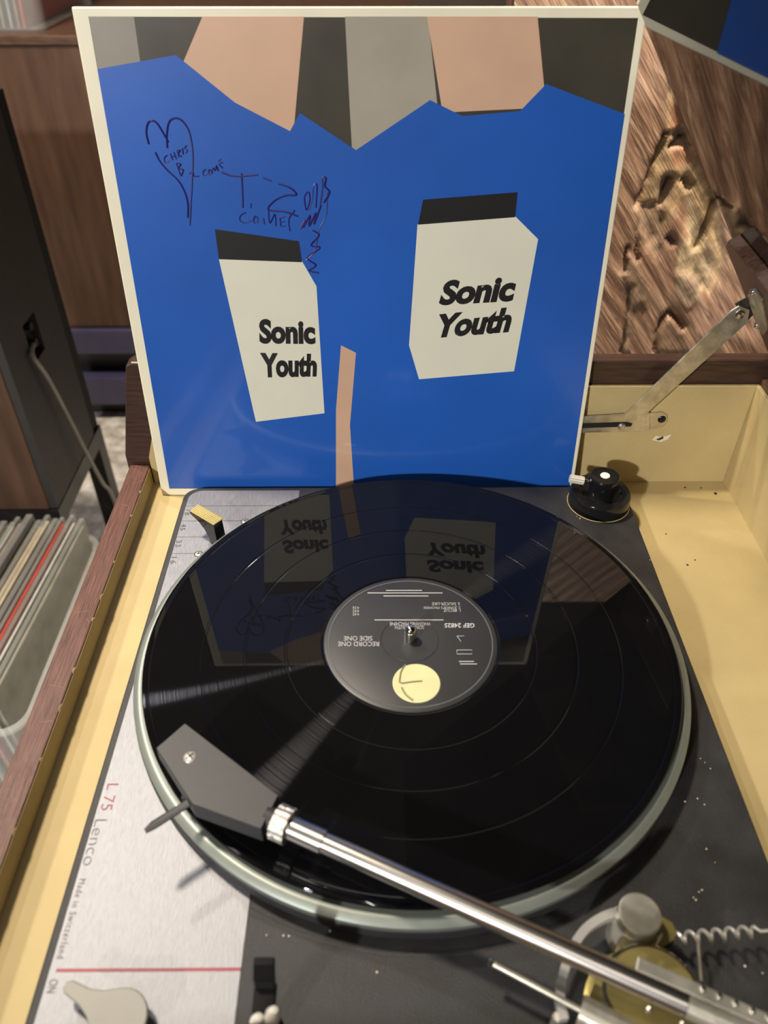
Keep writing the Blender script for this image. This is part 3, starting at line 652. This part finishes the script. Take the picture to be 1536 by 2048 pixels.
hgt += .0005 * np.sin(gr * 260 + 6 * np.sin(ZZ * 14) + 3 * np.sin(XX * 23)) + .0003 * np.sin(gr * 610 + 5 * np.sin(XX * 31 + ZZ * 12))
vv = np.stack([XX, YP - hgt, ZZ], -1).reshape(-1, 3)
W_ = nxp + 1
idx = np.arange((nzp) * (nxp)); r_ = idx // nxp; c_ = idx % nxp; i0 = r_ * W_ + c_
ff = np.stack([i0, i0 + 1, i0 + 1 + W_, i0 + W_], -1)
me = bpy.data.meshes.new('carved_face'); me.from_pydata(vv.tolist(), [], ff.tolist())
me.polygons.foreach_set('use_smooth', np.ones(len(ff), bool))
ca = me.color_attributes.new('patch', 'FLOAT_COLOR', 'POINT')
ca.data.foreach_set('color', np.concatenate([colr.reshape(-1, 3), wgt.reshape(-1, 1)], 1).astype(np.float32).ravel())
def carved_mat():
    m = bpy.data.materials.new('weathered_carved_wood'); m.use_nodes = True; nt = m.node_tree; b = nt.nodes['Principled BSDF']
    tc = N(nt, 'ShaderNodeTexCoord'); mp = N(nt, 'ShaderNodeMapping'); mp.inputs['Scale'].default_value = (2.6, 1, 40)
    m0 = N(nt, 'ShaderNodeMapping'); m0.inputs['Rotation'].default_value = (0, math.radians(-52), 0)
    nt.links.new(tc.outputs['Object'], m0.inputs[0]); nt.links.new(m0.outputs[0], mp.inputs[0])
    no = N(nt, 'ShaderNodeTexNoise'); no.inputs['Scale'].default_value = 8; no.inputs['Detail'].default_value = 10; no.inputs['Distortion'].default_value = 1.2
    nt.links.new(mp.outputs[0], no.inputs[0])
    cr = N(nt, 'ShaderNodeValToRGB'); e = cr.color_ramp.elements; e[0].position = .30; e[0].color = (.17, .088, .058, 1); e[1].position = .68; e[1].color = (.50, .345, .24, 1)
    k = e.new(.5); k.color = (.31, .180, .120, 1)
    nt.links.new(no.outputs[0], cr.inputs[0])
    at = N(nt, 'ShaderNodeVertexColor', layer_name='patch')
    n2 = N(nt, 'ShaderNodeTexNoise'); n2.inputs['Scale'].default_value = 90; n2.inputs['Detail'].default_value = 8; nt.links.new(tc.outputs['Object'], n2.inputs[0])
    mr = N(nt, 'ShaderNodeMapRange'); mr.inputs[1].default_value = .35; mr.inputs[2].default_value = .65; mr.inputs[3].default_value = .55; mr.inputs[4].default_value = 1.25; nt.links.new(n2.outputs[0], mr.inputs[0])
    ml = N(nt, 'ShaderNodeMix', data_type='RGBA', blend_type='MULTIPLY'); ml.inputs[0].default_value = 1
    nt.links.new(at.outputs[0], ml.inputs[6]); nt.links.new(mr.outputs[0], ml.inputs[7])
    mx = N(nt, 'ShaderNodeMix', data_type='RGBA')
    fm = N(nt, 'ShaderNodeMath', operation='MULTIPLY'); fm.inputs[1].default_value = .85; nt.links.new(at.outputs[1], fm.inputs[0])
    nt.links.new(fm.outputs[0], mx.inputs[0]); nt.links.new(cr.outputs[0], mx.inputs[6]); nt.links.new(ml.outputs[2], mx.inputs[7]); nt.links.new(mx.outputs[2], b.inputs['Base Color'])
    b.inputs['Roughness'].default_value = .55
    bp = N(nt, 'ShaderNodeBump'); bp.inputs['Strength'].default_value = .4; bp.inputs['Distance'].default_value = .003; nt.links.new(no.outputs[0], bp.inputs['Height']); nt.links.new(bp.outputs[0], b.inputs['Normal'])
    return m
cm = carved_mat()
wood = thing('carved_wood_panel', 'weathered carved brown wood slab with cracks standing behind the case', 'wood panel', (x0p + pw / 2, YP + .02, FLOOR))
link('carved_face', me, cm, wood)
MB().box(x0p, x0p + pw, YP + .016, YP + .05, FLOOR, .53).build('slab', walnut_v, wood)

# ================================================================== BACKGROUND LEFT: cabinet, bench, bins, loudspeaker
YC = 1.36
ctop = on_y((80, 70), YC)[2]; cbot = on_y((200, 655), YC)[2]
cab = thing('storage_cabinet', 'tall brown wood veneer cabinet behind the loudspeaker', 'cabinet', (-.75, YC + .2, cbot))
MB().box(-1.7, .05, YC + .004, YC + .45, cbot, ctop - .016).build('carcass', walnut_v, cab)
MB().box(-1.71, .06, YC - .004, YC + .46, ctop - .016, ctop).build('cabinet_top', walnut, cab, bevel=.002)
MB().box(-1.0, -.16, YC, YC + .0038, cbot + .002, ctop - .018).build('door', walnut_v, cab, bevel=.001)
MB().box(-1.60, -1.003, YC, YC + .0038, cbot + .002, ctop - .018).build('door', walnut_v, cab, bevel=.001)
bench = thing('bench_base', 'dark purple painted base rails under the brown cabinet', 'base', (-.75, YC + .1, FLOOR))
zr = [on_y((200, y), YC)[2] for y in (656, 704, 750, 803)]
MB().box(-1.7, .05, YC - .012, YC + .40, zr[1], zr[0] - .0005).build('upper_rail', purple, bench, bevel=.004)
MB().box(-1.7, .05, YC - .016, YC + .40, zr[3], zr[2]).build('lower_rail', purple, bench, bevel=.004)
MB().box(-1.68, .03, YC + .03, YC + .38, FLOOR, zr[1]).build('recessed_back', metal_black, bench)

def bin_at(name, label, x0, x1, y0, y1, z0, z1, group=None):
    t = thing(name, label, 'plastic bin', ((x0 + x1) / 2, (y0 + y1) / 2, z0))
    th, ins = .0025, .012
    def ring(e, z, n=6): return [(x, y, z) for x, y in rrect(x0 + e, x1 - e, y0 + e, y1 - e, .03 - e * .5, n)]
    b = MB(); a = ring(ins, z0); c = ring(0, z1); n = len(a); d = ring(th, z1); e = ring(ins + th, z0 + .003)
    b.add(a + c, [(i, (i + 1) % n, n + (i + 1) % n, n + i) for i in range(n)], 0, True)
    b.add(c + d, [(i, (i + 1) % n, n + (i + 1) % n, n + i) for i in range(n)])
    b.add(d + e, [(i, (i + 1) % n, n + (i + 1) % n, n + i) for i in range(n)], 0, True)
    b.add(a, [list(range(n))[::-1]]); b.add(e, [list(range(n))])
    b.build('tub', clear_plastic, t)
    r = MB(); f0 = ring(-.006, z1 - .003); f1 = ring(-.006, z1 + .002); f2 = ring(.001, z1 + .002); f3 = ring(.001, z1 - .003)
    for p, q in ((f0, f1), (f1, f2), (f2, f3), (f3, f0)): r.add(p + q, [(i, (i + 1) % n, n + (i + 1) % n, n + i) for i in range(n)])
    r.build('rim', clear_plastic, t)
    return t
# bin of records on the floor to the left
LZ = -.39
c_far = on_z((155, 1026), LZ); c_near = on_z((40, 1374), LZ)
bz = LZ - .06
BX1 = -.452; BY0 = c_near[1] - .024; BY1 = BY0 + .350
bin_at('record_bin', 'clear plastic bin packed with records on the floor beside the case', BX1 - .36, BX1, BY0, BY1, FLOOR, LZ - .055)
cols = [('olive grey', (.30, .30, .24)), ('white', (.66, .66, .62)), ('red', (.55, .06, .045)), ('black', (.02, .02, .022)), ('cream', (.58, .50, .36)), ('orange tan', (.48, .32, .17)),
        ('charcoal', (.035, .035, .04)), ('mauve grey', (.30, .25, .24)), ('light grey', (.42, .42, .40)), ('dark olive', (.10, .10, .08)), ('pale green', (.38, .44, .36)), ('yellowed', (.52, .46, .28)),
        ('pale blue', (.36, .42, .50)), ('beige', (.46, .40, .32)), ('dark blue', (.03, .05, .11)), ('ivory', (.62, .58, .48)), ('brown', (.14, .08, .05))]
thk = [.004, .0035, .0045, .005, .005, .005, .006, .0045, .004, .007, .004, .004, .004, .005, .004, .004, .004]
xx = -.474
for i, ((cn, c), t_) in enumerate(zip(cols, thk)):
    rz = random.uniform(-.004, .004); dz_ = random.uniform(-.006, .004); dy = random.uniform(0, .010); tl = .028 + .002 * i
    lp = thing('record_album', cn + ' record album in a clear outer sleeve, standing in the floor bin', 'record album', (xx, BY0 + .17, FLOOR + .005), 'albums in the floor bin')
    M = Matrix.Translation((xx, BY0 + .014 + dy, FLOOR + .0035)) @ Matrix.Rotation(-.06 + rz, 4, 'Z') @ Matrix.Rotation(-tl, 4, 'Y')
    def tb(b, M=M): b.v = [tuple(M @ Vector(v)) for v in b.v]; return b
    H_ = .315 + dz_
    tb(MB().box(-t_ / 2, t_ / 2, 0, .314, 0, H_)).build('card_cover', pm('album_' + cn.replace(' ', '_'), c, .45, var=.18, scale=40), lp, bevel=.0006)
    pb_ = MB()
    ov = .007 + random.uniform(0, .006)
    pb_.box(-t_ / 2 - .0009, t_ / 2 + .0009, -.002, .318, -.0005, H_ + ov)
    pb_.v = [(x + (random.uniform(-.0012, .0012) if z > .2 else 0), y, z) for x, y, z in pb_.v]
    tb(pb_).build('clear_cover', sleeve_plastic, lp, bevel=.0004)
    xx -= t_ + .0062 + random.uniform(0, .003)
# bin on the cabinet top
bt = on_y((85, 56), YC + .04)
bin_at('record_bin', 'clear plastic bin of records on top of the brown cabinet', bt[0] - .36, bt[0] + .018, YC + .02, YC + .38, ctop, ctop + .24)
xx = bt[0] - .035
for i in range(14):
    cn, c = cols[(i * 5 + 2) % len(cols)]; t_ = .0045
    M = Matrix.Translation((xx, YC + .045, ctop + .0035)) @ Matrix.Rotation(.06, 4, 'Y')
    b = MB().box(-t_ / 2, t_ / 2, 0, .313, 0, .313); b.v = [tuple(M @ Vector(v)) for v in b.v]
    tag(b.build('record_album', MATS['album_' + cn.replace(' ', '_')], bevel=.0005), cn + ' record album standing in the bin on the cabinet', 'record album', 'albums in the cabinet-top bin')
    xx -= .0085 + random.uniform(0, .006)

# loudspeaker seen from its back, on a black stand
SZ = -.40; fr = on_z((195, 848), SZ); nr = on_z((95, 1030), SZ)
SX = fr[0] + .004; SY0, SY1 = nr[1] + .012, fr[1]
stop = on_y((22, 176), SY1)[2]
spk = thing('loudspeaker', 'dark grey loudspeaker seen from its back with a cable port and brown side', 'loudspeaker', (SX - .15, (SY0 + SY1) / 2, SZ))
MB().box(SX - .30, SX - .012, SY0 - .0, SY1, SZ, stop).build('enclosure', walnut_v, spk, bevel=.003)
hp = [on_x(p, SX) for p in ((43, 655), (68, 623), (94, 700), (66, 726))]
hy0, hy1 = min(hp[0][1], hp[3][1]) + .004, max(hp[1][1], hp[2][1]) - .004; hz0, hz1 = (hp[2][2] + hp[3][2]) / 2, (hp[0][2] + hp[1][2]) / 2
b = MB(); X0, X1 = SX - .0118, SX
b.box(X0, X1, SY0 + .002, hy0, SZ + .002, stop - .002); b.box(X0, X1, hy1, SY1 - .034, SZ + .002, stop - .002)
b.box(X0, X1, hy0, hy1, SZ + .002, hz0); b.box(X0, X1, hy0, hy1, hz1, stop - .002)
b.build('back_panel', speaker_black, spk)
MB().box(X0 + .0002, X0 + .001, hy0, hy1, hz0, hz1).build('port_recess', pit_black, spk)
for dz_ in (.02, .045): MB().lathe([(.006, 0), (.006, .010), (0, .010)], (X0 + .001, (hy0 + hy1) / 2 + .004, hz0 + dz_), (1, 0, 0), 16).build('terminal', metal_black, spk)
MB().box(SX - .0119, SX - .004, SY1 - .0338, SY1, SZ + .001, stop).build('recess_shadow', pit_black, spk)  # black strip painted as the shadow gap beside the back panel
cpts = smooth_pts([np.array([X0 + .008, (hy0 + hy1) / 2, hz0 + .02])] + [on_x(p, SX + o) for p, o in (((66, 712), .006), (((95), 760)) and ((95, 755), .010), ((135, 830), .014), ((170, 900), .018), ((205, 965), .022), ((228, 1000), .026))] + [np.array([SX + .03, .78, FLOOR + .006])], 8)
tag(MB().tube(cpts, .0032, 10).build('speaker_cable', cable_grey), 'grey speaker cable hanging from the port of the loudspeaker', 'cable')
stn = thing('speaker_stand', 'black steel four-legged stand under the loudspeaker', 'speaker stand', (SX - .15, (SY0 + SY1) / 2, FLOOR))
b = MB(); zf = SZ - .0012
b.box(SX - .30, SX, SY0, SY0 + .03, zf - .03, zf); b.box(SX - .30, SX, SY1 - .03, SY1, zf - .03, zf); b.box(SX - .30, SX - .27, SY0 + .03, SY1 - .03, zf - .03, zf); b.box(SX - .03, SX, SY0 + .03, SY1 - .03, zf - .03, zf)
b.build('top_frame', metal_black, stn)
for lx in (SX - .3, SX - .03):
    for ly in (SY0, SY1 - .03):
        MB().box(lx, lx + .03, ly, ly + .03, FLOOR, zf - .0301).build('leg', metal_black, stn)
MB().box(SX - .028, SX - .002, SY0 + .03, SY1 - .03, FLOOR + .05, FLOOR + .075).build('stretcher', metal_black, stn)
